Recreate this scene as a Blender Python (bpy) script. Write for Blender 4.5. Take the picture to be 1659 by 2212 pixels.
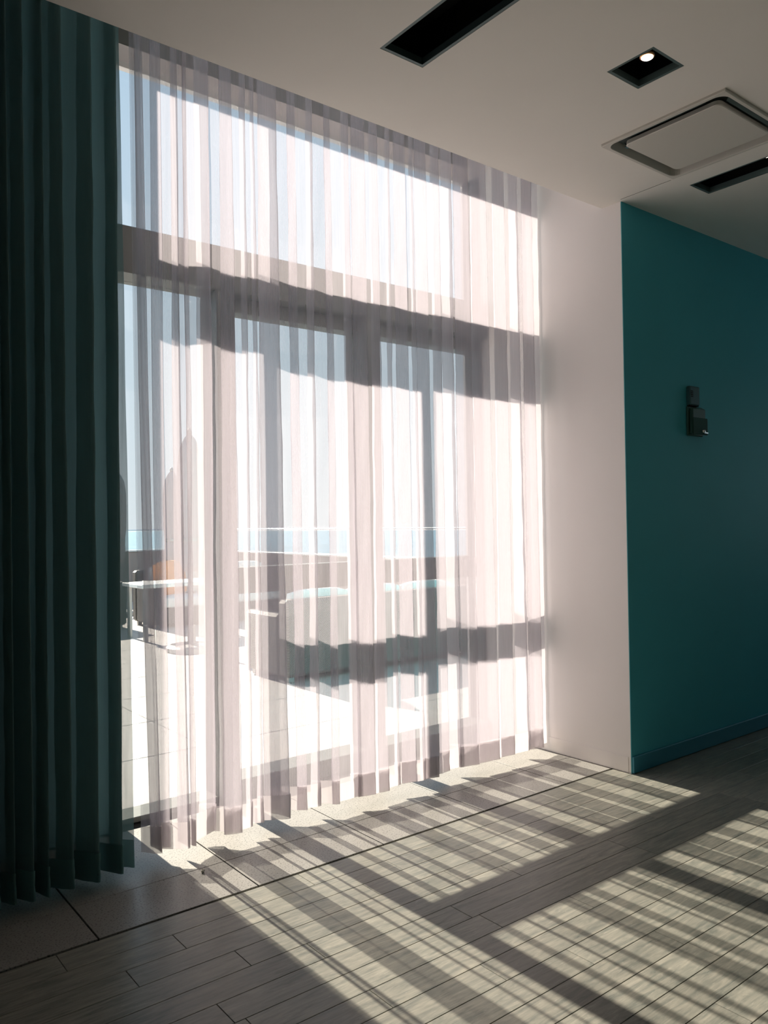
import bpy, bmesh, math, random
from mathutils import Vector, Matrix

random.seed(7)
S = bpy.context.scene
for o in list(bpy.data.objects):
    bpy.data.objects.remove(o, do_unlink=True)
COL = S.collection

# ------------------------------------------------------------------ camera
# world axes: +x along the window wall, +y out through the window, +z up; metres
cam_d = bpy.data.cameras.new('camera')
cam = bpy.data.objects.new('camera', cam_d)
COL.objects.link(cam)
fwd = Vector((0.6188854, 0.78537414, 0.01297422))
rgt = Vector((0.78547257, -0.61871625, -0.0149344))
upv = Vector((0.00370173, -0.01943357, 0.9998043))
M = Matrix((rgt, upv, -fwd)).transposed().to_4x4()
M.translation = Vector((0, 0, 1.5))
cam.matrix_world = M
cam_d.sensor_fit = 'VERTICAL'
cam_d.sensor_height = 36.0
cam_d.sensor_width = 27.0
cam_d.lens = 28.082
cam_d.clip_start = 0.05
cam_d.clip_end = 5000
S.camera = cam

# ------------------------------------------------------------------ sky, sun, exposure
W = bpy.data.worlds.new('sky')
S.world = W
W.use_nodes = True
nt = W.node_tree
nt.nodes.clear()
tc = nt.nodes.new('ShaderNodeTexCoord')
sep = nt.nodes.new('ShaderNodeSeparateXYZ')
ramp = nt.nodes.new('ShaderNodeValToRGB')
bg = nt.nodes.new('ShaderNodeBackground')
wo = nt.nodes.new('ShaderNodeOutputWorld')
nt.links.new(tc.outputs['Generated'], sep.inputs[0])
nt.links.new(sep.outputs['Z'], ramp.inputs[0])
nt.links.new(ramp.outputs[0], bg.inputs[0])
nt.links.new(bg.outputs[0], wo.inputs[0])
e = ramp.color_ramp.elements
e[0].position = 0.0
e[0].color = (0.75, 0.82, 0.87, 1)
e[1].position = 0.9
e[1].color = (0.26, 0.46, 0.70, 1)
e2 = e.new(0.18); e2.color = (0.65, 0.76, 0.85, 1)
e3 = e.new(0.42); e3.color = (0.54, 0.69, 0.84, 1)
bg.inputs[1].default_value = 1.0

SUN_TAN = 0.635
sun_d = bpy.data.lights.new('sun', 'SUN')
sun_d.energy = 17.5
sun_d.color = (1.0, 0.885, 0.75)
sun_d.angle = math.radians(0.55)
sun = bpy.data.objects.new('sun', sun_d)
COL.objects.link(sun)
sun.rotation_euler = Vector((0.008, -1.0, -SUN_TAN)).to_track_quat('-Z', 'Y').to_euler()
sun.location = (0, 14, 9)

S.view_settings.view_transform = 'Standard'
S.view_settings.look = 'None'
S.view_settings.exposure = 0.08
S.view_settings.gamma = 1.0
S.view_settings.use_curve_mapping = False
S.cycles.max_bounces = 16
S.cycles.diffuse_bounces = 8
S.cycles.transmission_bounces = 12
S.cycles.transparent_max_bounces = 48
S.cycles.sample_clamp_indirect = 6.0
S.cycles.caustics_reflective = False
S.cycles.caustics_refractive = False


# ------------------------------------------------------------------ helpers
def link(o, parent=None):
    COL.objects.link(o)
    if parent is not None:
        o.parent = parent
    return o


def tag(o, label=None, cat=None, group=None, kind=None):
    if label: o['label'] = label
    if cat: o['category'] = cat
    if group: o['group'] = group
    if kind: o['kind'] = kind
    return o


def empty(name, loc=(0, 0, 0), rz=0.0):
    o = bpy.data.objects.new(name, None)
    o.empty_display_size = 0.1
    o.location = loc
    o.rotation_euler = (0, 0, rz)
    COL.objects.link(o)
    return o


class MB:
    """collects verts and faces for ONE mesh object"""
    def __init__(s):
        s.v, s.f = [], []

    def add(s, vs, fs):
        n = len(s.v)
        s.v += [tuple(v) for v in vs]
        s.f += [tuple(i + n for i in f) for f in fs]
        return s

    def box(s, x0, x1, y0, y1, z0, z1, c=0.0):
        if x1 < x0: x0, x1 = x1, x0
        if y1 < y0: y0, y1 = y1, y0
        if z1 < z0: z0, z1 = z1, z0
        c = min(c, (x1 - x0) * .45, (y1 - y0) * .45, (z1 - z0) * .45)
        if c <= 0:
            return s.add([(x0, y0, z0), (x1, y0, z0), (x1, y1, z0), (x0, y1, z0),
                          (x0, y0, z1), (x1, y0, z1), (x1, y1, z1), (x0, y1, z1)],
                         [(0, 3, 2, 1), (4, 5, 6, 7), (0, 1, 5, 4), (1, 2, 6, 5), (2, 3, 7, 6), (3, 0, 4, 7)])
        bm = bmesh.new()
        bmesh.ops.create_cube(bm, size=1)
        for v in bm.verts:
            v.co = Vector(((x0 + x1) / 2 + v.co.x * (x1 - x0), (y0 + y1) / 2 + v.co.y * (y1 - y0), (z0 + z1) / 2 + v.co.z * (z1 - z0)))
        bmesh.ops.bevel(bm, geom=bm.edges[:], offset=c, segments=1, affect='EDGES', profile=0.5)
        bm.verts.index_update()
        vs = [v.co[:] for v in bm.verts]
        fs = [[v.index for v in f.verts] for f in bm.faces]
        bm.free()
        return s.add(vs, fs)

    def lathe(s, prof, n=24, cx=0, cy=0, cz=0, rfun=None, axis='z'):
        vs, fs = [], []
        for (r, z) in prof:
            for i in range(n):
                a = 2 * math.pi * i / n
                rr = r * (rfun(a, z) if rfun else 1)
                p = (rr * math.cos(a), rr * math.sin(a), z)
                if axis == 'y': p = (p[0], p[2], p[1])
                vs.append((p[0] + cx, p[1] + cy, p[2] + cz))
        m = len(prof)
        for j in range(m - 1):
            for i in range(n):
                k = (i + 1) % n
                fs.append((j * n + i, j * n + k, (j + 1) * n + k, (j + 1) * n + i))
        fs.append(tuple(range(n))[::-1])
        fs.append(tuple((m - 1) * n + i for i in range(n)))
        return s.add(vs, fs)

    def tube(s, pts, r, n=10):
        vs, fs = [], []
        pts = [Vector(p) for p in pts]
        for j, p in enumerate(pts):
            t = (pts[min(j + 1, len(pts) - 1)] - pts[max(j - 1, 0)]).normalized()
            a = t.orthogonal().normalized()
            b = t.cross(a)
            for i in range(n):
                q = 2 * math.pi * i / n
                vs.append(p + a * r * math.cos(q) + b * r * math.sin(q))
        for j in range(len(pts) - 1):
            for i in range(n):
                k = (i + 1) % n
                fs.append((j * n + i, j * n + k, (j + 1) * n + k, (j + 1) * n + i))
        fs.append(tuple(range(n))[::-1])
        fs.append(tuple((len(pts) - 1) * n + i for i in range(n)))
        return s.add(vs, fs)

    def mesh(s, name, mat, smooth=False):
        me = bpy.data.meshes.new(name)
        me.from_pydata(s.v, [], s.f)
        if mat is not None:
            me.materials.append(mat)
        bm = bmesh.new()
        bm.from_mesh(me)
        bmesh.ops.recalc_face_normals(bm, faces=bm.faces[:])
        bm.to_mesh(me)
        bm.free()
        if smooth:
            me.polygons.foreach_set('use_smooth', [True] * len(me.polygons))
        me.update()
        return me

    def build(s, name, mat, parent=None, smooth=False):
        return link(bpy.data.objects.new(name, s.mesh(name, mat, smooth)), parent)


def struct(o):
    o['kind'] = 'structure'
    return o


# ------------------------------------------------------------------ materials
def new_mat(name):
    m = bpy.data.materials.new(name)
    m.use_nodes = True
    n = m.node_tree
    n.nodes.clear()
    out = n.nodes.new('ShaderNodeOutputMaterial')
    return m, n, out


def N(n, kind, **kw):
    d = n.nodes.new('ShaderNode' + kind)
    for k, v in kw.items():
        setattr(d, k, v)
    return d


def principled(name, col, rough=0.6, metal=0.0, noise=0.0, nscale=8.0, bump=0.0, bscale=60.0, spec=0.5, emit=None, estr=0.0):
    m, n, out = new_mat(name)
    p = N(n, 'BsdfPrincipled')
    p.inputs['Base Color'].default_value = (*col, 1)
    p.inputs['Roughness'].default_value = rough
    p.inputs['Metallic'].default_value = metal
    p.inputs['Specular IOR Level'].default_value = spec
    if emit:
        p.inputs['Emission Color'].default_value = (*emit, 1)
        p.inputs['Emission Strength'].default_value = estr
    n.links.new(p.outputs[0], out.inputs[0])
    tcn = N(n, 'TexCoord')
    if noise > 0:
        nz = N(n, 'TexNoise')
        nz.inputs['Scale'].default_value = nscale
        nz.inputs['Detail'].default_value = 5
        mr = N(n, 'MapRange')
        mr.inputs['To Min'].default_value = 1 - noise
        mr.inputs['To Max'].default_value = 1 + noise
        mx = N(n, 'VectorMath', operation='SCALE')
        mx.inputs[0].default_value = col
        n.links.new(tcn.outputs['Object'], nz.inputs['Vector'])
        n.links.new(nz.outputs[0], mr.inputs[0])
        n.links.new(mr.outputs[0], mx.inputs['Scale'])
        n.links.new(mx.outputs[0], p.inputs['Base Color'])
    if bump > 0:
        b = N(n, 'Bump')
        b.inputs['Strength'].default_value = bump
        b.inputs['Distance'].default_value = 0.002
        n2 = N(n, 'TexNoise')
        n2.inputs['Scale'].default_value = bscale
        n2.inputs['Detail'].default_value = 4
        n.links.new(tcn.outputs['Object'], n2.inputs['Vector'])
        n.links.new(n2.outputs[0], b.inputs['Height'])
        n.links.new(b.outputs[0], p.inputs['Normal'])
    return m


def sheer_mat(name, col, t0, weave=0.5):
    """thin open weave: the straight-through share falls as t0**(1/cos) with the angle of every ray alike"""
    m, n, out = new_mat(name)
    geo = N(n, 'NewGeometry')
    dot = N(n, 'VectorMath', operation='DOT_PRODUCT')
    n.links.new(geo.outputs['Normal'], dot.inputs[0])
    n.links.new(geo.outputs['Incoming'], dot.inputs[1])
    ab = N(n, 'Math', operation='ABSOLUTE')
    n.links.new(dot.outputs['Value'], ab.inputs[0])
    mxx = N(n, 'Math', operation='MAXIMUM'); mxx.inputs[1].default_value = 0.07
    n.links.new(ab.outputs[0], mxx.inputs[0])
    dv = N(n, 'Math', operation='DIVIDE'); dv.inputs[0].default_value = 1.0
    n.links.new(mxx.outputs[0], dv.inputs[1])
    # small irregularity of the yarn
    tcn = N(n, 'TexCoord')
    mp = N(n, 'Mapping'); mp.inputs['Scale'].default_value = (60, 60, 1.2)
    nz = N(n, 'TexNoise'); nz.inputs['Scale'].default_value = 3.0; nz.inputs['Detail'].default_value = 4
    n.links.new(tcn.outputs['Object'], mp.inputs[0]); n.links.new(mp.outputs[0], nz.inputs['Vector'])
    mr = N(n, 'MapRange'); mr.inputs['To Min'].default_value = t0 - 0.05; mr.inputs['To Max'].default_value = t0 + 0.05
    n.links.new(nz.outputs[0], mr.inputs[0])
    pw = N(n, 'Math', operation='POWER')
    n.links.new(mr.outputs[0], pw.inputs[0]); n.links.new(dv.outputs[0], pw.inputs[1])
    tr = N(n, 'BsdfTransparent')
    df = N(n, 'BsdfDiffuse'); df.inputs[0].default_value = (*col, 1)
    tl = N(n, 'BsdfTranslucent'); tl.inputs[0].default_value = (*col, 1)
    m1 = N(n, 'MixShader'); m1.inputs[0].default_value = weave
    n.links.new(df.outputs[0], m1.inputs[1]); n.links.new(tl.outputs[0], m1.inputs[2])
    m2 = N(n, 'MixShader')
    n.links.new(pw.outputs[0], m2.inputs[0])
    n.links.new(m1.outputs[0], m2.inputs[1]); n.links.new(tr.outputs[0], m2.inputs[2])
    n.links.new(m2.outputs[0], out.inputs[0])
    return m


def glass_mat(name, tint=(0.97, 0.985, 0.98)):
    m, n, out = new_mat(name)
    tr = N(n, 'BsdfTransparent'); tr.inputs[0].default_value = (*tint, 1)
    gl = N(n, 'BsdfGlossy'); gl.inputs['Roughness'].default_value = 0.02
    geo = N(n, 'NewGeometry')
    dot = N(n, 'VectorMath', operation='DOT_PRODUCT')
    n.links.new(geo.outputs['Normal'], dot.inputs[0]); n.links.new(geo.outputs['Incoming'], dot.inputs[1])
    ab = N(n, 'Math', operation='ABSOLUTE'); n.links.new(dot.outputs['Value'], ab.inputs[0])
    om = N(n, 'Math', operation='SUBTRACT'); om.inputs[0].default_value = 1.0; n.links.new(ab.outputs[0], om.inputs[1])
    pw = N(n, 'Math', operation='POWER'); pw.inputs[1].default_value = 5.0; n.links.new(om.outputs[0], pw.inputs[0])
    fr = N(n, 'Math', operation='MULTIPLY_ADD'); fr.inputs[1].default_value = 0.96; fr.inputs[2].default_value = 0.04
    n.links.new(pw.outputs[0], fr.inputs[0])
    mx = N(n, 'MixShader')
    n.links.new(fr.outputs[0], mx.inputs[0])
    n.links.new(tr.outputs[0], mx.inputs[1]); n.links.new(gl.outputs[0], mx.inputs[2])
    n.links.new(mx.outputs[0], out.inputs[0])
    return m


def wood_mat(name):
    m, n, out = new_mat(name)
    p = N(n, 'BsdfPrincipled')
    n.links.new(p.outputs[0], out.inputs[0])
    tcn = N(n, 'TexCoord'); oi = N(n, 'ObjectInfo')
    off = N(n, 'VectorMath', operation='ADD')
    sc = N(n, 'VectorMath', operation='SCALE'); sc.inputs[0].default_value = (7.3, 3.1, 5.7)
    n.links.new(oi.outputs['Random'], sc.inputs['Scale'])
    n.links.new(tcn.outputs['Object'], off.inputs[0]); n.links.new(sc.outputs[0], off.inputs[1])
    mp = N(n, 'Mapping'); mp.inputs['Scale'].default_value = (3.0, 26.0, 8.0)
    n.links.new(off.outputs[0], mp.inputs[0])
    nz = N(n, 'TexNoise'); nz.inputs['Scale'].default_value = 2.2; nz.inputs['Detail'].default_value = 8; nz.inputs['Roughness'].default_value = 0.65; nz.inputs['Distortion'].default_value = 0.6
    n.links.new(mp.outputs[0], nz.inputs['Vector'])
    rp = N(n, 'ValToRGB')
    rp.color_ramp.elements[0].position = 0.3; rp.color_ramp.elements[0].color = (0.135, 0.147, 0.132, 1)
    rp.color_ramp.elements[1].position = 0.72; rp.color_ramp.elements[1].color = (0.35, 0.33, 0.28, 1)
    n.links.new(nz.outputs[0], rp.inputs[0])
    # pale brushed streaks in the grain
    mp2 = N(n, 'Mapping'); mp2.inputs['Scale'].default_value = (9.0, 60.0, 8.0)
    n.links.new(off.outputs[0], mp2.inputs[0])
    n2 = N(n, 'TexNoise'); n2.inputs['Scale'].default_value = 2.0; n2.inputs['Detail'].default_value = 6; n2.inputs['Distortion'].default_value = 1.5
    n.links.new(mp2.outputs[0], n2.inputs['Vector'])
    r2 = N(n, 'ValToRGB')
    r2.color_ramp.elements[0].position = 0.62; r2.color_ramp.elements[0].color = (0, 0, 0, 1)
    r2.color_ramp.elements[1].position = 0.72; r2.color_ramp.elements[1].color = (0.35, 0.35, 0.35, 1)
    n.links.new(n2.outputs[0], r2.inputs[0])
    mx = N(n, 'MixRGB'); mx.inputs[2].default_value = (0.47, 0.44, 0.385, 1)
    n.links.new(r2.outputs[0], mx.inputs[0]); n.links.new(rp.outputs[0], mx.inputs[1])
    # plank to plank tone
    mr = N(n, 'MapRange'); mr.inputs['To Min'].default_value = 0.88; mr.inputs['To Max'].default_value = 1.1
    n.links.new(oi.outputs['Random'], mr.inputs[0])
    m3 = N(n, 'VectorMath', operation='SCALE')
    n.links.new(mx.outputs[0], m3.inputs[0]); n.links.new(mr.outputs[0], m3.inputs['Scale'])
    n.links.new(m3.outputs[0], p.inputs['Base Color'])
    p.inputs['Specular IOR Level'].default_value = 0.35
    rr = N(n, 'MapRange'); rr.inputs['To Min'].default_value = 0.22; rr.inputs['To Max'].default_value = 0.40
    n.links.new(nz.outputs[0], rr.inputs[0]); n.links.new(rr.outputs[0], p.inputs['Roughness'])
    b = N(n, 'Bump'); b.inputs['Strength'].default_value = 0.12; b.inputs['Distance'].default_value = 0.001
    n.links.new(n2.outputs[0], b.inputs['Height']); n.links.new(b.outputs[0], p.inputs['Normal'])
    return m


def stone_mat(name, base, dark, rough=0.35):
    m, n, out = new_mat(name)
    p = N(n, 'BsdfPrincipled'); p.inputs['Roughness'].default_value = rough
    n.links.new(p.outputs[0], out.inputs[0])
    tcn = N(n, 'TexCoord')
    n1 = N(n, 'TexNoise'); n1.inputs['Scale'].default_value = 130; n1.inputs['Detail'].default_value = 3
    n2 = N(n, 'TexNoise'); n2.inputs['Scale'].default_value = 5; n2.inputs['Detail'].default_value = 5
    n.links.new(tcn.outputs['Object'], n1.inputs['Vector']); n.links.new(tcn.outputs['Object'], n2.inputs['Vector'])
    rp = N(n, 'ValToRGB')
    rp.color_ramp.elements[0].position = 0.33; rp.color_ramp.elements[0].color = (*dark, 1)
    rp.color_ramp.elements[1].position = 0.46; rp.color_ramp.elements[1].color = (*base, 1)
    n.links.new(n1.outputs[0], rp.inputs[0])
    mr = N(n, 'MapRange'); mr.inputs['To Min'].default_value = 0.82; mr.inputs['To Max'].default_value = 1.15
    n.links.new(n2.outputs[0], mr.inputs[0])
    sc = N(n, 'VectorMath', operation='SCALE')
    n.links.new(rp.outputs[0], sc.inputs[0]); n.links.new(mr.outputs[0], sc.inputs['Scale'])
    n.links.new(sc.outputs[0], p.inputs['Base Color'])
    return m


def rattan_mat(name, c1, c2):
    m, n, out = new_mat(name)
    p = N(n, 'BsdfPrincipled'); p.inputs['Roughness'].default_value = 0.55
    n.links.new(p.outputs[0], out.inputs[0])
    tcn = N(n, 'TexCoord')
    w1 = N(n, 'TexWave', wave_type='BANDS', bands_direction='DIAGONAL'); w1.inputs['Scale'].default_value = 26; w1.inputs['Distortion'].default_value = 0.6
    w2 = N(n, 'TexWave', wave_type='BANDS', bands_direction='Z'); w2.inputs['Scale'].default_value = 30; w2.inputs['Distortion'].default_value = 0.6
    n.links.new(tcn.outputs['Object'], w1.inputs['Vector']); n.links.new(tcn.outputs['Object'], w2.inputs['Vector'])
    ml = N(n, 'Math', operation='MULTIPLY')
    n.links.new(w1.outputs['Fac'], ml.inputs[0]); n.links.new(w2.outputs['Fac'], ml.inputs[1])
    rp = N(n, 'ValToRGB'); rp.color_ramp.elements[0].color = (*c1, 1); rp.color_ramp.elements[1].color = (*c2, 1)
    n.links.new(ml.outputs[0], rp.inputs[0]); n.links.new(rp.outputs[0], p.inputs['Base Color'])
    b = N(n, 'Bump'); b.inputs['Strength'].default_value = 0.6; b.inputs['Distance'].default_value = 0.006
    n.links.new(ml.outputs[0], b.inputs['Height']); n.links.new(b.outputs[0], p.inputs['Normal'])
    return m


MT = {}
MT['sheer'] = sheer_mat('sheer_voile', (0.65, 0.61, 0.66), 0.675, 0.5)
MT['sheer_hem'] = sheer_mat('sheer_voile_hem', (0.65, 0.605, 0.62), 0.52, 0.5)
MT['sheer_shade'] = sheer_mat('shaded_voile', (0.21, 0.345, 0.35), 0.32, 0.4)  # left voile and its hem: unlit look put into a dark grey-green colour
MT['sheer_shade_hem'] = sheer_mat('shaded_voile_hem', (0.21, 0.40, 0.405), 0.2, 0.4)
MT['wood'] = wood_mat('grey_oak')
MT['stone'] = stone_mat('speckled_stone', (0.31, 0.30, 0.28), (0.11, 0.11, 0.10))
MT['grout'] = principled('dark_joint', (0.025, 0.025, 0.022), 0.9)
MT['white'] = principled('white_plaster', (0.92, 0.87, 0.85), 0.75, noise=0.03, nscale=3, bump=0.05)
MT['ceil'] = principled('ceiling_plaster', (0.90, 0.86, 0.80), 0.85, noise=0.03, nscale=2, bump=0.05)
MT['teal'] = principled('dark_teal_shade_paint', (0.075, 0.47, 0.56), 0.6, noise=0.05, nscale=3, bump=0.05)  # teal tint also carries the cool shade and bluish light on this wall
MT['teal_base'] = principled('dark_teal_gloss', (0.05, 0.28, 0.38), 0.4)
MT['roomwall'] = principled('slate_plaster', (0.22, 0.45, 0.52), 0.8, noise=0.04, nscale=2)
MT['bronze'] = principled('bronze_aluminium', (0.115, 0.125, 0.118), 0.42, metal=0.25, noise=0.06, nscale=12)
MT['glass'] = glass_mat('clear_glass')
MT['glass_b'] = glass_mat('balustrade_glass', (0.80, 0.87, 0.90))
MT['black'] = principled('matt_black', (0.006, 0.007, 0.007), 0.7, spec=0.2)
MT['lip'] = principled('dark_green_grey_metal', (0.10, 0.15, 0.15), 0.5, metal=0.2)
MT['copper'] = principled('copper_ring', (0.85, 0.42, 0.20), 0.3, metal=1.0)
MT['lamp'] = principled('lit_lens', (1, 0.9, 0.8), 0.3, emit=(1.0, 0.82, 0.66), estr=14.0)
MT['plastic'] = principled('white_plastic', (0.68, 0.65, 0.59), 0.5)
MT['groove'] = principled('air_slot_grey', (0.10, 0.12, 0.12), 0.7)
MT['greyplast'] = principled('dark_grey_plastic', (0.05, 0.13, 0.15), 0.4)
MT['greenplast'] = principled('dark_green_plastic', (0.045, 0.12, 0.105), 0.35)
MT['clearcover'] = principled('dark_cover', (0.035, 0.10, 0.09), 0.65, spec=0.2)
MT['chrome'] = principled('bright_metal', (0.85, 0.85, 0.86), 0.18, metal=1.0)
MT['terrace'] = principled('pale_terrace_stone', (0.45, 0.42, 0.405), 0.6, noise=0.06, nscale=4, bump=0.1, bscale=40)
MT['parapet'] = principled('brown_render', (0.30, 0.25, 0.23), 0.8, noise=0.06, nscale=3)
MT['rattan'] = rattan_mat('grey_brown_rattan', (0.05, 0.045, 0.04), (0.27, 0.24, 0.215))
MT['rattan_d'] = rattan_mat('dark_rattan', (0.02, 0.022, 0.02), (0.10, 0.10, 0.09))
MT['cushion'] = principled('white_canvas', (0.80, 0.78, 0.76), 0.85, noise=0.04, nscale=20, bump=0.1, bscale=200)
MT['orange'] = principled('orange_canvas', (0.85, 0.32, 0.12), 0.85, noise=0.05, nscale=20)
MT['parasol'] = principled('mauve_grey_canvas', (0.33, 0.29, 0.31), 0.85, noise=0.06, nscale=10)
MT['greymetal'] = principled('grey_metal', (0.30, 0.30, 0.30), 0.4, metal=0.6)
MT['whitetop'] = principled('white_laminate', (0.80, 0.79, 0.77), 0.4)
MT['sea'] = principled('sea_water', (0.22, 0.33, 0.40), 0.35, noise=0.15, nscale=0.02)
MT['track'] = principled('grey_track', (0.20, 0.21, 0.20), 0.5, metal=0.3)
MT['light_header'] = principled('pale_header_plaster', (0.88, 0.82, 0.80), 0.8)
MT['outwall'] = principled('pale_render', (0.7, 0.67, 0.63), 0.85)

CEIL = 3.383      # room ceiling
EDGE = 2.953      # where the ceiling stops and the curtain pocket begins; the stone border starts below it
TOP = 4.25        # top of the curtain pocket
XR = 4.045        # white end wall
YD = 2.817        # dark teal wall

# ------------------------------------------------------------------ floor: base, oak planks, stone border
floor = struct(MB().box(-4, 9, -5, 4.16, -0.12, -0.012).build('floor', MT['grout']))
PW = 0.1228
rows = [(EDGE - 0.009, 2.81)]
y = 2.81
while y > 0.55:
    rows.append((y, y - PW)); y -= PW
ylast = y
known = {1: 1.197, 2: 0.978, 3: 1.321, 4: 1.543, 5: 1.13, 6: 1.165, 7: 1.545, 8: 0.925, 9: 1.222}
PL = 0.997
G = 0.0016
cache = {}
for i, (ya, yb) in enumerate(rows):
    x0 = known.get(i, random.uniform(0.5, 1.5)) - 2 * PL
    wdt = round(ya - yb, 4)
    if wdt not in cache:
        cache[wdt] = MB().box(G / 2, PL - G / 2, -wdt + G / 2, -G / 2, -0.012, 0, 0.0011).mesh('plank', MT['wood'])
    k = 0
    x = x0
    while x < 6.8:
        if not (ya > YD and x + PL > XR + 0.001 and x > XR):
            o = bpy.data.objects.new('plank', cache[wdt])
            o.location = (x, ya, 0)
            link(o, floor)
        x += PL
# the boards out of sight behind the camera and beyond: one joined part
rest = MB()
yy = ylast
while yy > -4.95:
    rest.box(-3.99, 8.99, yy - PW + G, yy, -0.012, 0)
    yy -= PW
for (ya, yb) in rows:
    rest.box(7.2, 8.99, yb + G, ya, -0.012, -0.0005)
    rest.box(-3.99, -1.6, yb + G, ya, -0.012, -0.0005)
tag(rest.build('boarding', MT['wood'], floor), kind='stuff')

# stone border tiles, 0.657 m, two rows
tp = 0.657
ts = MB().box(0.0013, tp - 0.0013, 0.0013, 0.31 - 0.0013, -0.012, 0.0, 0.0012).mesh('stone_tile', MT['stone'])
tb = MB().box(0.0013, tp - 0.0013, 0.0013, 0.635 - 0.0013, -0.012, 0.0, 0.0012).mesh('stone_tile', MT['stone'])
for k in range(-3, 5):
    x = 0.98 + 0.6605 * k
    if x > XR - 0.3: continue
    for me, yy in ((ts, 2.957), (tb, 3.267)):
        if x + tp > XR:
            me2 = MB().box(0.0013, XR - x, 0.0013, (0.31 if me is ts else 0.635) - 0.0013, -0.012, 0.0, 0.0012).mesh('stone_tile', MT['stone'])
        else:
            me2 = me
        o = bpy.data.objects.new('stone_tile', me2)
        o.location = (x, yy, 0)
        link(o, floor)

# ------------------------------------------------------------------ walls
struct(MB().box(XR, XR + 0.06, YD + 0.004, 4.18, 0, TOP).build('wall_end', MT['white']))
struct(MB().box(XR + 0.001, 9, YD, YD + 0.003, 0, CEIL).box(XR + 0.06, 9, YD + 0.003, 3.2, 0, CEIL).build('wall_right', MT['teal']))
struct(MB().box(-4, 1.42, 3.93, 4.16, 0, TOP).build('wall_window', MT['roomwall']))  # slate colour also darkens in the shade behind the left curtain
struct(MB().box(-4.15, -4, -5.15, 4.12, -0.1, TOP).build('wall_left', MT['roomwall']))
struct(MB().box(-4, 9.15, -5.15, -5, -0.1, TOP).build('wall_back', MT['roomwall']))
# the far wall has a window of its own, out of the picture to the right: its daylight rakes along the teal wall
WY0, WY1, WZ0, WZ1 = 0.1, 2.3, 1.15, 2.7
struct(MB().box(9, 9.15, -5, WY0, -0.1, TOP).box(9, 9.15, WY1, 3.2, -0.1, TOP).box(9, 9.15, WY0, WY1, -0.1, WZ0).box(9, 9.15, WY0, WY1, WZ1, TOP).build('wall_far', MT['roomwall']))
win2 = struct(empty('window_2', (9.0, 0, 0)))
MB().box(0.04, 0.10, WY0, WY1, WZ0, WZ0 + .06).box(0.04, 0.10, WY0, WY1, WZ1 - .06, WZ1).box(0.04, 0.10, WY0, WY0 + .06, WZ0 + .06, WZ1 - .06).box(0.04, 0.10, WY1 - .06, WY1, WZ0 + .06, WZ1 - .06).build('frame', MT['bronze'], win2)
MB().box(0.04, 0.10, (WY0 + WY1) / 2 - .03, (WY0 + WY1) / 2 + .03, WZ0 + .06, WZ1 - .06).build('mullion', MT['bronze'], win2)
MB().box(0.065, 0.071, WY0 + .06, (WY0 + WY1) / 2 - .03, WZ0 + .06, WZ1 - .06).build('pane', MT['glass'], win2)
MB().box(0.065, 0.071, (WY0 + WY1) / 2 + .03, WY1 - .06, WZ0 + .06, WZ1 - .06).build('pane', MT['glass'], win2)
struct(MB().box(XR + 0.004, 9, YD - 0.014, YD, 0.002, 0.098, 0.003).build('baseboard_right', MT['teal_base']))
struct(MB().box(XR - 0.003, XR, YD + 0.02, 3.9, 0.004, 0.095, 0.001).build('baseboard_end', MT['white']))

# ------------------------------------------------------------------ ceiling with cut-outs
holes = [(1.957, 2.183, -1.4, 2.467), (2.826, 3.050, 1.803, 2.026), (3.350, 3.995, 1.787, 2.446), (4.165, 4.370, 0.3, 2.447)]
xs = sorted({-4.0, 9.0, *[h[0] for h in holes], *[h[1] for h in holes]})
ys = sorted({-5.0, EDGE - 0.012, *[h[2] for h in holes], *[h[3] for h in holes]})
cb = MB()
for i in range(len(xs) - 1):
    for j in range(len(ys) - 1):
        cx, cy = (xs[i] + xs[i + 1]) / 2, (ys[j] + ys[j + 1]) / 2
        if any(h[0] < cx < h[1] and h[2] < cy < h[3] for h in holes): continue
        cb.add([(xs[i], ys[j], CEIL), (xs[i + 1], ys[j], CEIL), (xs[i + 1], ys[j + 1], CEIL), (xs[i], ys[j + 1], CEIL)], [(0, 3, 2, 1)])
for h in holes:
    a, b, c, d = h
    for p, q in (((a, c), (b, c)), ((b, c), (b, d)), ((b, d), (a, d)), ((a, d), (a, c))):
        cb.add([(*p, CEIL), (*q, CEIL), (*q, CEIL + 0.012), (*p, CEIL + 0.012)], [(0, 1, 2, 3)])
cb.box(-4, 9, EDGE - 0.012, EDGE, CEIL, TOP)          # drop face that forms the curtain pocket
cb.box(-4.15, 9.15, -5.15, 4.3, TOP, TOP + 0.15)      # slab above
struct(cb.build('ceiling', MT['ceil']))
struct(MB().box(4.016, 4.0185, 2.47, 2.80, CEIL - 0.0008, CEIL + 0.001).build('trim_1', MT['grout']))


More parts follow.
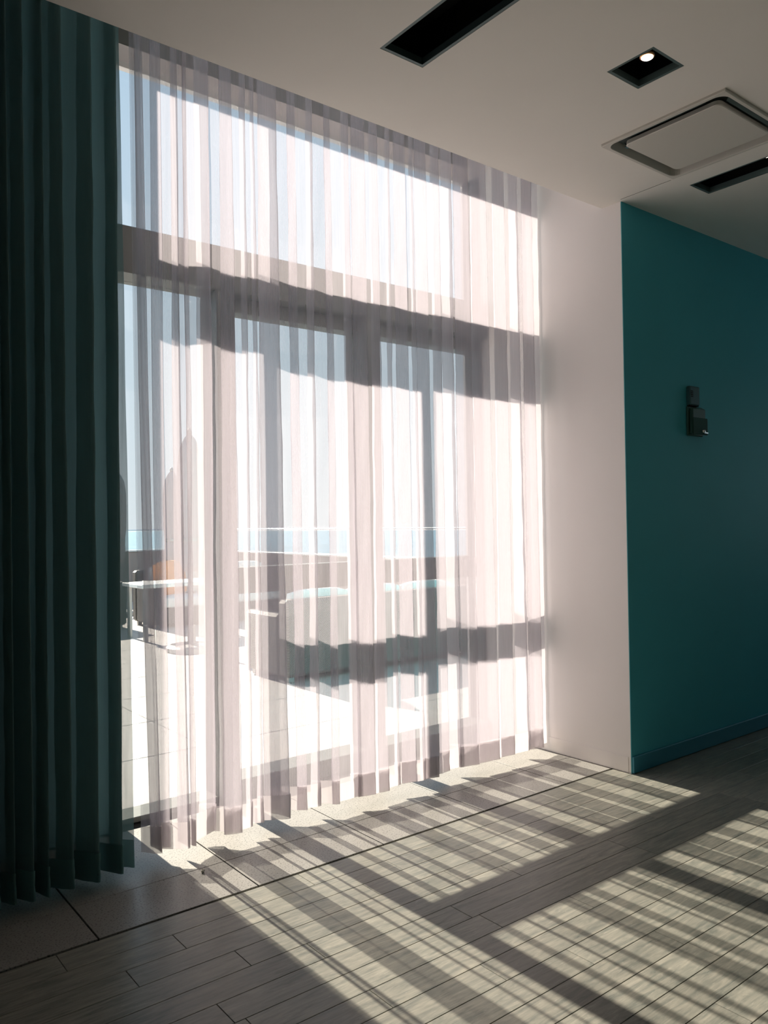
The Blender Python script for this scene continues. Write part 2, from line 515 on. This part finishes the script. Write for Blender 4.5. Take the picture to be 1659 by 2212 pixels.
def recess(name, h, depth, label):
    a, b, c, d = h
    t = empty(name, ((a + b) / 2, (c + d) / 2, CEIL))
    ox, oy = (a + b) / 2, (c + d) / 2
    x0, x1, y0, y1 = a - ox, b - ox, c - oy, d - oy
    hb = MB()
    g = 0.004
    hb.box(x0 - .01, x0, y0 - .01, y1 + .01, 0.013, depth).box(x1, x1 + .01, y0 - .01, y1 + .01, 0.013, depth)
    hb.box(x0, x1, y0 - .01, y0, 0.013, depth).box(x0, x1, y1, y1 + .01, 0.013, depth)
    hb.box(x0 - .01, x1 + .01, y0 - .01, y1 + .01, depth, depth + .01)
    hb.build('housing', MT['black'], t)
    w = 0.014
    lip = MB()
    lip.box(x0 + .0005, x0 + w, y0 + .0005, y1 - .0005, 0.001, 0.03).box(x1 - w, x1 - .0005, y0 + .0005, y1 - .0005, 0.001, 0.03)
    lip.box(x0 + w, x1 - w, y0 + .0005, y0 + w, 0.001, 0.03).box(x0 + w, x1 - w, y1 - w, y1 - .0005, 0.001, 0.03)
    lip.build('trim_frame', MT['lip'], t)
    tag(t, label, 'light')
    return t, ox, oy


def lamp_part(t, lx, ly, lz, tilt=0.0):
    r = 0.026
    ring = MB().lathe([(r * .95, 0.016), (r * 1.12, 0.012), (r * 1.15, 0.0), (r * 0.93, -0.002), (r * .9, 0.004)], 24)
    o = ring.build('lamp_ring', MT['copper'], t, True)
    o.location = (lx, ly, lz)
    lens = MB().lathe([(r * .9, 0.006), (r * .9, -0.003), (r * .6, -0.008), (r * .2, -0.010)], 24).build('lamp_lens', MT['lamp'], o, True)
    body = MB().lathe([(0.006, 0.075), (0.012, 0.07), (0.016, 0.045), (r * .95, 0.016), (r * .9, 0.01)], 20).build('lamp_body', MT['black'], o, True)
    return o


t, ox, oy = recess('recessed_light', holes[0], 0.16, 'long black slot light recess nearest the camera, with no lamp in view')
t, ox, oy = recess('recessed_light', holes[1], 0.14, 'small square black recessed light with one lit copper-ringed lamp')
lamp_part(t, 2.884 - ox, 1.870 - oy, 0.010)
t, ox, oy = recess('recessed_light', holes[3], 0.16, 'long black slot light recess above the dark teal wall')
lamp_part(t, 4.225 - ox, 2.04 - oy, 0.036)

# ceiling cassette air conditioner
a, b, c, d = holes[2]
ox, oy = (a + b) / 2, (c + d) / 2
ac = empty('ceiling_air_conditioner', (ox, oy, CEIL))
tag(ac, 'square white ceiling air conditioner cassette with dark air slots', 'air conditioner')
MB().box(a - ox + .004, b - ox - .004, c - oy + .004, d - oy - .004, 0.03, 0.20).build('body', MT['groove'], ac)


def rrect(hx, hy, r, n=6):
    pts = []
    for sx, sy, a0 in ((1, 1, 0), (-1, 1, 90), (-1, -1, 180), (1, -1, 270)):
        for k in range(n + 1):
            q = math.radians(a0 + 90 * k / n)
            pts.append((sx * (hx - r) + r * math.cos(q), sy * (hy - r) + r * math.sin(q)))
    return pts


def ring_mesh(loops):
    mb = MB()
    vs, fs = [], []
    n = len(loops[0])
    for L in loops: vs += L
    for j in range(len(loops) - 1):
        for i in range(n):
            k = (i + 1) % n
            fs.append((j * n + i, j * n + k, (j + 1) * n + k, (j + 1) * n + i))
    return mb.add(vs, fs)


HX, HY = (b - a) / 2, (d - c) / 2
P = lambda hx, hy, r, z: [(x, y, z) for x, y in rrect(hx, hy, r)]
ring_mesh([P(HX - .001, HY - .001, .004, 0.03), P(HX - .001, HY - .001, .004, -0.010), P(HX - .004, HY - .004, .004, -0.013),
           P(HX - .020, HY - .020, .05, -0.013), P(HX - .022, HY - .022, .05, -0.010), P(HX - .034, HY - .034, .045, 0.034)]).build('surround', MT['plastic'], ac)
gp = ring_mesh([P(HX - .088, HY - .078, .03, 0.012), P(HX - .086, HY - .076, .03, -0.008), P(HX - .090, HY - .080, .03, -0.011)])
n0 = len(gp.v)
gp.f.append(tuple(range(n0 - 28, n0)))
gp.build('intake_panel', MT['plastic'], ac)
for k in range(4):
    fl = MB().box(-HX * .62, HX * .62, -0.010, 0.010, -0.0015, 0.0015, 0.001).build('air_flap', MT['lip'], ac)
    ang = k * math.pi / 2
    rr = (HY if k % 2 == 0 else HX) - 0.058
    fl.rotation_euler = (math.radians(55), 0, ang)
    fl.location = (-math.sin(ang) * rr, math.cos(ang) * rr, 0.016)
MB().box(-0.012, 0.012, -0.007, 0.007, -0.003, 0.004, 0.002).build('indicator', MT['greyplast'], ac).location = (-HX + .14, HY - .058, 0.004)

# ------------------------------------------------------------------ window
win = empty('window_1', (0, 0, 0))
struct(win)
YA, YB = 3.93, 4.14
X0, X1 = 1.42, XR
M1, M2 = (1.967, 2.075), (2.967, 3.087)
bz = MT['bronze']
MB().box(X0, X1, YA, YB, 2.777, 3.015, 0.004).build('transom', bz, win)
MB().box(M1[0], M1[1], YA, YB, 0, 2.777, 0.004).build('mullion', bz, win)
MB().box(M2[0], M2[1], YA, YB, 0, 2.777, 0.004).build('mullion', bz, win)
MB().box(X0 - .02, X0 + .015, 3.99, YB, 0, 3.93, 0.003).build('jamb', bz, win)
MB().box(X1 - .022, X1, 3.99, YB, 0, 3.93, 0.003).build('jamb', bz, win)
MB().box(X0, M1[0], 3.98, YB, 0, 0.028, 0.003).build('threshold', bz, win)
for xa, xb in ((M1[1], M2[0]), (M2[1], X1)):
    MB().box(xa, xb, 4.03, YB, 2.695, 2.777, 0.003).build('head_rail', bz, win)
    MB().box(xa, xb, 4.03, YB, 1.11, 1.257, 0.004).build('mid_rail', bz, win)
    MB().box(xa, xb, 3.95, YB, 0, 0.10, 0.004).build('bottom_rail', bz, win)
    MB().box(xa + .001, xb - .001, 4.08, 4.086, 0.10, 1.11).build('pane', MT['glass'], win)
    MB().box(xa + .001, xb - .001, 4.08, 4.086, 1.257, 2.695).build('pane', MT['glass'], win)
MB().box(X0 + .015, M1[0] - .001, 4.08, 4.086, 0.028, 2.777).build('pane', MT['glass'], win)
MB().box(X0 + .015, X1 - .022, 4.08, 4.086, 3.015, 3.93).build('pane', MT['glass'], win)
struct(MB().box(X0 - .02, XR, 4.12, 4.16, 3.925, 4.045).build('trim_2', MT['light_header']))
struct(MB().box(X0 - .02, XR, 4.12, 4.16, 4.045, TOP).build('header_shade_strip', MT['bronze']))  # dark strip standing in for the shaded gap above the header

# ------------------------------------------------------------------ curtains
def catmull(P0, P1, P2, P3, t):
    t2, t3 = t * t, t * t * t
    return tuple(0.5 * (2 * b + (c - a) * t + (2 * a - 5 * b + 4 * c - d) * t2 + (3 * b - a - 3 * c + d) * t3) for a, b, c, d in zip(P0, P1, P2, P3))


def curtain(name, pts_fun, z_bot, z_top, hem_h, mat, mat_hem, label, nz=44, seg=12, seed=1):
    """pts_fun(u) -> plan control points at height share u (0 bottom, 1 top)"""
    rng = random.Random(seed)
    phase = [rng.uniform(0, 6.28) for _ in range(6)]

    def line(u):
        cp = pts_fun(u)
        out = []
        n = len(cp)
        L = 0.0
        for i in range(n - 1):
            a, b, c, d = cp[max(i - 1, 0)], cp[i], cp[i + 1], cp[min(i + 2, n - 1)]
            for k in range(seg):
                out.append(catmull(a, b, c, d, k / seg))
        out.append(cp[-1])
        # fine vertical ripples of the cloth
        res = []
        L = 0
        for i, p in enumerate(out):
            if i: L += math.hypot(p[0] - out[i - 1][0], p[1] - out[i - 1][1])
            w = 0.0010 * math.sin(L * 170 + phase[0] + u * .5) + 0.0006 * math.sin(L * 331 + phase[1] - u * .7) + 0.0014 * math.sin(L * 71 + phase[2] + u * .4)
            q = out[min(i + 1, len(out) - 1)]; r = out[max(i - 1, 0)]
            tx, ty = q[0] - r[0], q[1] - r[1]
            m = math.hypot(tx, ty) or 1
            res.append((p[0] - ty / m * w, p[1] + tx / m * w))
        return res

    def sheet(zs, offs=0.0):
        vs, fs = [], []
        nn = None
        for z in zs:
            u = (z - z_bot) / (z_top - z_bot)
            L = line(u)
            nn = len(L)
            for i, p in enumerate(L):
                if offs:
                    q = L[min(i + 1, nn - 1)]; r = L[max(i - 1, 0)]
                    tx, ty = q[0] - r[0], q[1] - r[1]
                    m = math.hypot(tx, ty) or 1
                    vs.append((p[0] + ty / m * offs, p[1] - tx / m * offs, z))
                else:
                    vs.append((p[0], p[1], z))
        for j in range(len(zs) - 1):
            for i in range(nn - 1):
                fs.append((j * nn + i, j * nn + i + 1, (j + 1) * nn + i + 1, (j + 1) * nn + i))
        return vs, fs

    t = empty(name, (pts_fun(0)[0][0], pts_fun(0)[0][1], z_bot))
    ox, oy, oz = t.location

    def mk(nm, zs, m, offs=0.0):
        vs, fs = sheet(zs, offs)
        me = bpy.data.meshes.new(nm)
        me.from_pydata([(v[0] - ox, v[1] - oy, v[2] - oz) for v in vs], [], fs)
        me.materials.append(m)
        me.polygons.foreach_set('use_smooth', [True] * len(me.polygons))
        me.update()
        return link(bpy.data.objects.new(nm, me), t)

    mk('drape', [z_bot + (z_top - z_bot) * i / (nz - 1) for i in range(nz)], mat)
    mk('hem', [z_bot + hem_h * i / 4 for i in range(5)], mat_hem, 0.003)
    tag(t, label, 'curtain')
    return t


# plan folds: (front x, front y, back x, back y) for each pleat
FR = [(1.368, 3.412, 1.364, 3.502), (1.449, 3.436, 1.407, 3.454), (1.514, 3.408, 1.51, 3.47), (1.56, 3.401, 1.556, 3.425), (1.719, 3.49, 1.664, 3.519), (1.795, 3.411, 1.737, 3.429), (1.868, 3.418, 1.861, 3.456), (1.934, 3.441, 1.93, 3.461), (2.044, 3.411, 2.008, 3.53), (2.166, 3.441, 2.139, 3.459), (2.268, 3.44, 2.258, 3.486), (2.365, 3.408, 2.342, 3.426), (2.501, 3.431, 2.468, 3.449), (2.585, 3.404, 2.503, 3.422), (2.68, 3.417, 2.637, 3.435), (2.768, 3.425, 2.76, 3.448), (2.884, 3.412, 2.802, 3.43), (2.925, 3.404, 2.918, 3.424), (3.022, 3.4, 2.944, 3.418), (3.144, 3.429, 3.095, 3.447), (3.253, 3.442, 3.232, 3.509), (3.377, 3.421, 3.276, 3.439), (3.524, 3.414, 3.403, 3.436), (3.681, 3.408, 3.585, 3.426), (3.805, 3.413, 3.794, 3.489), (3.926, 3.404, 3.842, 3.422)]
FL = [(0.681, 3.34, 0.671, 3.455), (0.733, 3.34, 0.724, 3.432), (0.782, 3.34, 0.774, 3.428), (0.844, 3.34, 0.83, 3.475), (0.911, 3.34, 0.902, 3.419), (0.992, 3.34, 0.977, 3.461), (1.107, 3.34, 1.088, 3.483), (1.208, 3.34, 1.194, 3.435)]
rngc = random.Random(11)
FL = [(0.681 - 0.085 * k + rngc.uniform(-.012, .012), 3.34, 0.671 - 0.085 * k + rngc.uniform(-.012, .008), 3.44 + rngc.uniform(-.02, .03)) for k in range(22, 0, -1)] + FL


def fold_fun(F, yc, start, end, seed, lean0):
    rg = random.Random(seed)
    lean = [(rg.uniform(-.007, .007), rg.uniform(-.012, .012), rg.uniform(1.1, 1.8), rg.uniform(.7, 1.0)) for _ in F]
    if lean0: lean[0] = lean0

    def f(u):
        out = [start(u)]
        for (fx, fy, bx, by), (lt, lb, kb, kt) in zip(F, lean):
            k = kb + (kt - kb) * u
            dx = lt * max(0, u - .5) * 2 + lb * max(0, .5 - u) * 2
            out.append((fx + dx, yc + (fy - yc) * k))
            out.append((bx + dx + (fx - bx) * (1 - k) * .5, yc + (by - yc) * k))
        out.append(end(u))
        return out
    return f


curtain('sheer_curtain', fold_fun(FR, 3.46, lambda u: (1.318 + 0.02 * (1 - u), 3.47), lambda u: (4.022, 3.44), 5, (-.012, .035, 1.3, .8)),
        0.058, 4.20, 0.118, MT['sheer'], MT['sheer_hem'], 'long pinkish white sheer curtain glowing in front of the sunlit window', seed=2)
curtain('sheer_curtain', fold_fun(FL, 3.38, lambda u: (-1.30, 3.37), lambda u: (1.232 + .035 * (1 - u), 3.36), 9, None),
        0.045, 4.20, 0.118, MT['sheer_shade'], MT['sheer_shade_hem'], 'sheer curtain at the left, its shade coloured in grey-green, in front of the solid wall', seed=3)
trk = empty('curtain_track', (0, 3.46, 4.2))
MB().box(-1.4, 4.03, -0.012, 0.012, 0.005, 0.05, 0.002).build('rail', MT['track'], trk)
MB().box(-1.4, 1.34, -0.095, -0.071, 0.005, 0.05, 0.002).build('rail', MT['track'], trk)
tag(trk, 'grey double curtain track in the ceiling pocket above the curtains', 'curtain track')

# ------------------------------------------------------------------ devices on the dark wall
dv = empty('wall_speaker', (4.762, YD, 2.225))
tag(dv, 'narrow dark grey slotted box on the teal wall, above the wider box', 'wall device')
MB().box(-0.057, 0.057, -0.030, 0, 0, 0.122, 0.006).build('case', MT['greyplast'], dv)
for k in range(4):
    MB().box(-0.050, -0.026, -0.0325, -0.029, 0.052 + k * .011, 0.057 + k * .011).build('slot', MT['black'], dv)
MB().box(-0.05, 0.05, -0.026, -0.004, -0.006, 0.0).build('base_cap', MT['black'], dv)

d2 = empty('wall_key_box', (4.79, YD, 2.028))
tag(d2, 'wider dark green box with raised cover and small metal key, lower on the teal wall', 'wall device')
MB().box(-0.092, 0.092, -0.014, 0, 0.0, 0.19, 0.006).build('back_plate', MT['greenplast'], d2)
MB().box(-0.078, 0.080, -0.040, -0.014, 0.012, 0.178, 0.008).build('case', MT['greenplast'], d2)
cv = MB().box(-0.084, 0.086, -0.048, -0.041, 0.006, 0.115, 0.003).build('cover', MT['clearcover'], d2)
ky = MB().lathe([(0.008, -0.062), (0.010, -0.060), (0.010, -0.048), (0.013, -0.044), (0.013, -0.041)], 16, axis='y').build('key_barrel', MT['chrome'], d2, True)
ky.location = (0.032, 0, 0.030)
MB().box(0.03, 0.078, -0.056, -0.053, 0.016, 0.024, 0.001).build('key', MT['chrome'], d2)

# small chip of plaster on the stone border
ch = MB()
rc = random.Random(3)
bm = bmesh.new()
bmesh.ops.create_icosphere(bm, subdivisions=2, radius=1)
for v in bm.verts:
    s = 1 + rc.uniform(-.22, .22)
    v.co = Vector((v.co.x * .0085 * s, v.co.y * .008 * s, (v.co.z + .8) * .0085 * s))
me = bpy.data.meshes.new('plaster_chip')
bm.to_mesh(me); bm.free()
me.materials.append(MT['plastic'])
o = link(bpy.data.objects.new('plaster_chip', me))
o.location = (1.514, 3.222, 0.001)
tag(o, 'tiny pale plaster chip lying on the stone floor border', 'debris')

# ------------------------------------------------------------------ terrace outside
ter = struct(MB().box(-8, 7.2, 4.16, 15.9, -0.30, -0.05).build('terrace', MT['grout']))
sl = MB().box(0.003, 0.897, 0.003, 0.897, -0.045, 0, 0.003).mesh('paving_slab', MT['terrace'])
for i in range(-3, 9):
    for j in range(13):
        o = bpy.data.objects.new('paving_slab', sl)
        o.location = (-0.3 + i * .9, 4.17 + j * .9, -0.004)
        link(o, ter)
rs = MB()
for i in range(-8, -3):
    for j in range(13):
        rs.box(-0.3 + i * .9 + .003, -0.3 + i * .9 + .897, 4.17 + j * .9 + .003, 4.17 + j * .9 + .897, -0.049, -0.004)
tag(rs.build('paving', MT['terrace'], ter), kind='stuff')


def balustrade(name, p, q, label, n):
    p, q = Vector(p), Vector(q)
    L = (q - p).length
    t = empty(name, (p.x, p.y, 0), math.atan2(q.y - p.y, q.x - p.x))
    MB().box(0, L, -0.10, 0.10, -0.05, 0.99, 0.01).build('parapet_wall', MT['parapet'], t)
    MB().box(-0.02, L + .02, -0.13, 0.13, 0.99, 1.02, 0.005).build('coping', MT['whitetop'], t)
    step = L / n
    for k in range(n):
        MB().box(k * step + .012, (k + 1) * step - .012, -0.006, 0.006, 1.022, 1.39).build('glass_panel', MT['glass_b'], t)
    MB().box(0, L, -0.025, 0.025, 1.39, 1.425, 0.008).build('handrail', MT['chrome'], t)
    tag(t, label, 'balustrade')
    return t


balustrade('balustrade', (7.05, 4.3, 0), (7.05, 15.55, 0), 'brown parapet with glass panels and bright handrail behind the rattan sofa', 7)
balustrade('balustrade', (7.0, 15.75, 0), (-6.0, 15.75, 0), 'brown parapet with glass and handrail at the far terrace edge, behind the parasols', 8)

sea = struct(MB().add([(-1500, 16.5, -18), (1800, 16.5, -18), (2200, 4000, -18), (-1900, 4000, -18)], [(0, 1, 2, 3)]).build('sea', MT['sea']))
MB2 = MB().add([(7.6, -200, -18), (1800, -200, -18), (1800, 16.5, -18), (7.6, 16.5, -18)], [(0, 1, 2, 3)])
struct(MB2.build('sea', MT['sea']))


def soft_box(x0, x1, y0, y1, z0, z1, r=0.04, puff=0.03):
    bm = bmesh.new()
    bmesh.ops.create_cube(bm, size=2)
    bmesh.ops.subdivide_edges(bm, edges=bm.edges[:], cuts=5, use_grid_fill=True)
    hx, hy, hz = (x1 - x0) / 2, (y1 - y0) / 2, (z1 - z0) / 2
    mb = MB()
    for v in bm.verts:
        c = v.co
        ex = 1 - abs(c.x) ** 6; ey = 1 - abs(c.y) ** 6; ez = 1 - abs(c.z) ** 6
        p = Vector((c.x * hx, c.y * hy, c.z * hz))
        if abs(c.z) > .99: p.z += math.copysign(puff * (1 - c.x ** 2) * (1 - c.y ** 2), c.z)
        if abs(c.y) > .99: p.y += math.copysign(puff * .4 * (1 - c.x ** 2) * (1 - c.z ** 2), c.y)
        n = sum(1 for a in c if abs(a) > .99)
        if n >= 2:
            p = Vector((p.x - math.copysign(r * .3, c.x) * (abs(c.x) > .99), p.y - math.copysign(r * .3, c.y) * (abs(c.y) > .99), p.z - math.copysign(r * .3, c.z) * (abs(c.z) > .99)))
        v.co = p + Vector(((x0 + x1) / 2, (y0 + y1) / 2, (z0 + z1) / 2))
    bm.verts.index_update()
    mb.add([v.co[:] for v in bm.verts], [[v.index for v in f.verts] for f in bm.faces])
    bm.free()
    return mb


def sofa(loc, rz, L, label, mat, D=.80, H=.78, seat=.36, back='far'):
    """seat faces local -y, back at +y"""
    t = empty('rattan_sofa', loc, rz)
    MB().box(0, L, D - .16, D, 0.05, H, .03).build('backrest', mat, t)
    MB().box(0, .16, 0, D - .16, 0.05, H - .14, .03).build('armrest', mat, t)
    MB().box(L - .16, L, 0, D - .16, 0.05, H - .14, .03).build('armrest', mat, t)
    MB().box(.16, L - .16, 0, D - .16, 0.05, seat - .08, .015).build('seat_base', mat, t)
    for x, y in ((.05, .05), (L - .11, .05), (.05, D - .11), (L - .11, D - .11)):
        MB().box(x, x + .06, y, y + .06, 0, 0.05).build('foot', MT['greymetal'], t)
    n = max(1, round((L - .32) / .75))
    w = (L - .32) / n
    for k in range(n):
        soft_box(.16 + k * w + .006, .16 + (k + 1) * w - .006, .0, D - .17, seat - .08, seat + .08).build('seat_cushion', MT['cushion'], t, True)
        bc = soft_box(.16 + k * w + .012, .16 + (k + 1) * w - .012, D - .30, D - .17, seat + .09, H + .05).build('back_cushion', MT['cushion'], t, True)
    tag(t, label, 'sofa')
    return t


# rattan sofa near the window: its back is towards the room
s1 = sofa((6.35, 7.25, 0), math.pi, 2.45, 'grey-brown rattan sofa with white cushions nearest the window', MT['rattan'], D=.80, H=.78)
s2 = sofa((4.55, 11.2, 0), 0, 2.3, 'dark rattan sofa with white cushions beside the closed parasol', MT['rattan_d'], D=.85, H=.82)
s3 = sofa((2.0, 11.6, 0), 0, 2.3, 'dark rattan sofa with white cushions at the far left behind the curtain gap', MT['rattan_d'], D=.85, H=.82)


def table(loc, L, D, H, label):
    t = empty('outdoor_table', loc)
    MB().box(0, L, 0, D, H - .05, H, .008).build('tabletop', MT['whitetop'], t)
    for x in (.05, L - .10):
        for y in (.05, D - .10):
            MB().box(x, x + .05, y, y + .05, 0, H - .05).build('leg', MT['greymetal'], t)
    tag(t, label, 'table')


table((3.9, 10.0, 0), 1.3, .7, .74, 'white topped outdoor table in front of the dark rattan sofas, seen through the left pane')


def cushion(x, y, z, rx, rz, mat, label, cat='cushion'):
    o = soft_box(-.24, .24, -.08, .08, 0, .46, puff=.05).build('cushion', mat, None, True)
    o.location = (x, y, z)
    o.rotation_euler = (rx, 0, rz)
    tag(o, label, cat, 'scatter cushions on the terrace sofas')


cushion(4.95, 11.51, .475, -.22, 0.05, MT['orange'], 'orange scatter cushion on the dark sofa, left of the closed parasol')
cushion(5.75, 11.51, .475, -.22, -0.1, MT['orange'], 'orange scatter cushion on the dark sofa, right of the closed parasol')
cushion(3.9, 11.91, .475, -.22, 0.1, MT['orange'], 'orange scatter cushion on the far left dark sofa')


def parasol(x, y, H, zb, R, label):
    t = empty('closed_parasol', (x, y, 0))
    MB().lathe([(.30, 0), (.30, .05), (.27, .07), (.05, .08), (.045, .30), (.0, .30)][:5], 28).build('base', MT['greymetal'], t)
    MB().lathe([(.024, .05), (.024, H - .02)], 14).build('pole', MT['greymetal'], t, True)
    h = H - zb
    prof = [(R * .55, zb), (R * .80, zb + h * .05), (R * .86, zb + h * .14), (R * .80, zb + h * .22), (R * .95, zb + h * .34), (R, zb + h * .55), (R * .98, zb + h * .75),
            (R * .80, zb + h * .88), (R * .45, zb + h * .95), (R * .16, zb + h * .985), (R * .10, H - .005)]
    MB().lathe(prof, 48, rfun=lambda a, z: 1 + .10 * math.cos(8 * a)).build('canopy', MT['parasol'], t, True)
    MB().lathe([(.03, H - .02), (.034, H), (.022, H + .03), (.008, H + .05)], 14).build('finial', MT['greymetal'], t, True)
    MB().lathe([(R * .83, zb + h * .205), (R * .88, zb + h * .215), (R * .88, zb + h * .235), (R * .83, zb + h * .245)], 32).build('tie_strap', MT['greymetal'], t)
    tag(t, label, 'parasol', 'closed parasols on the terrace')


parasol(4.12, 9.0, 2.62, .95, .15, 'tall closed mauve-grey parasol, nearest, seen against the sky')
parasol(5.62, 13.0, 2.45, .9, .15, 'closed parasol half hidden behind the nearest parasol')
parasol(4.80, 13.4, 2.45, .9, .16, 'closed parasol at the far left by the curtain gap')
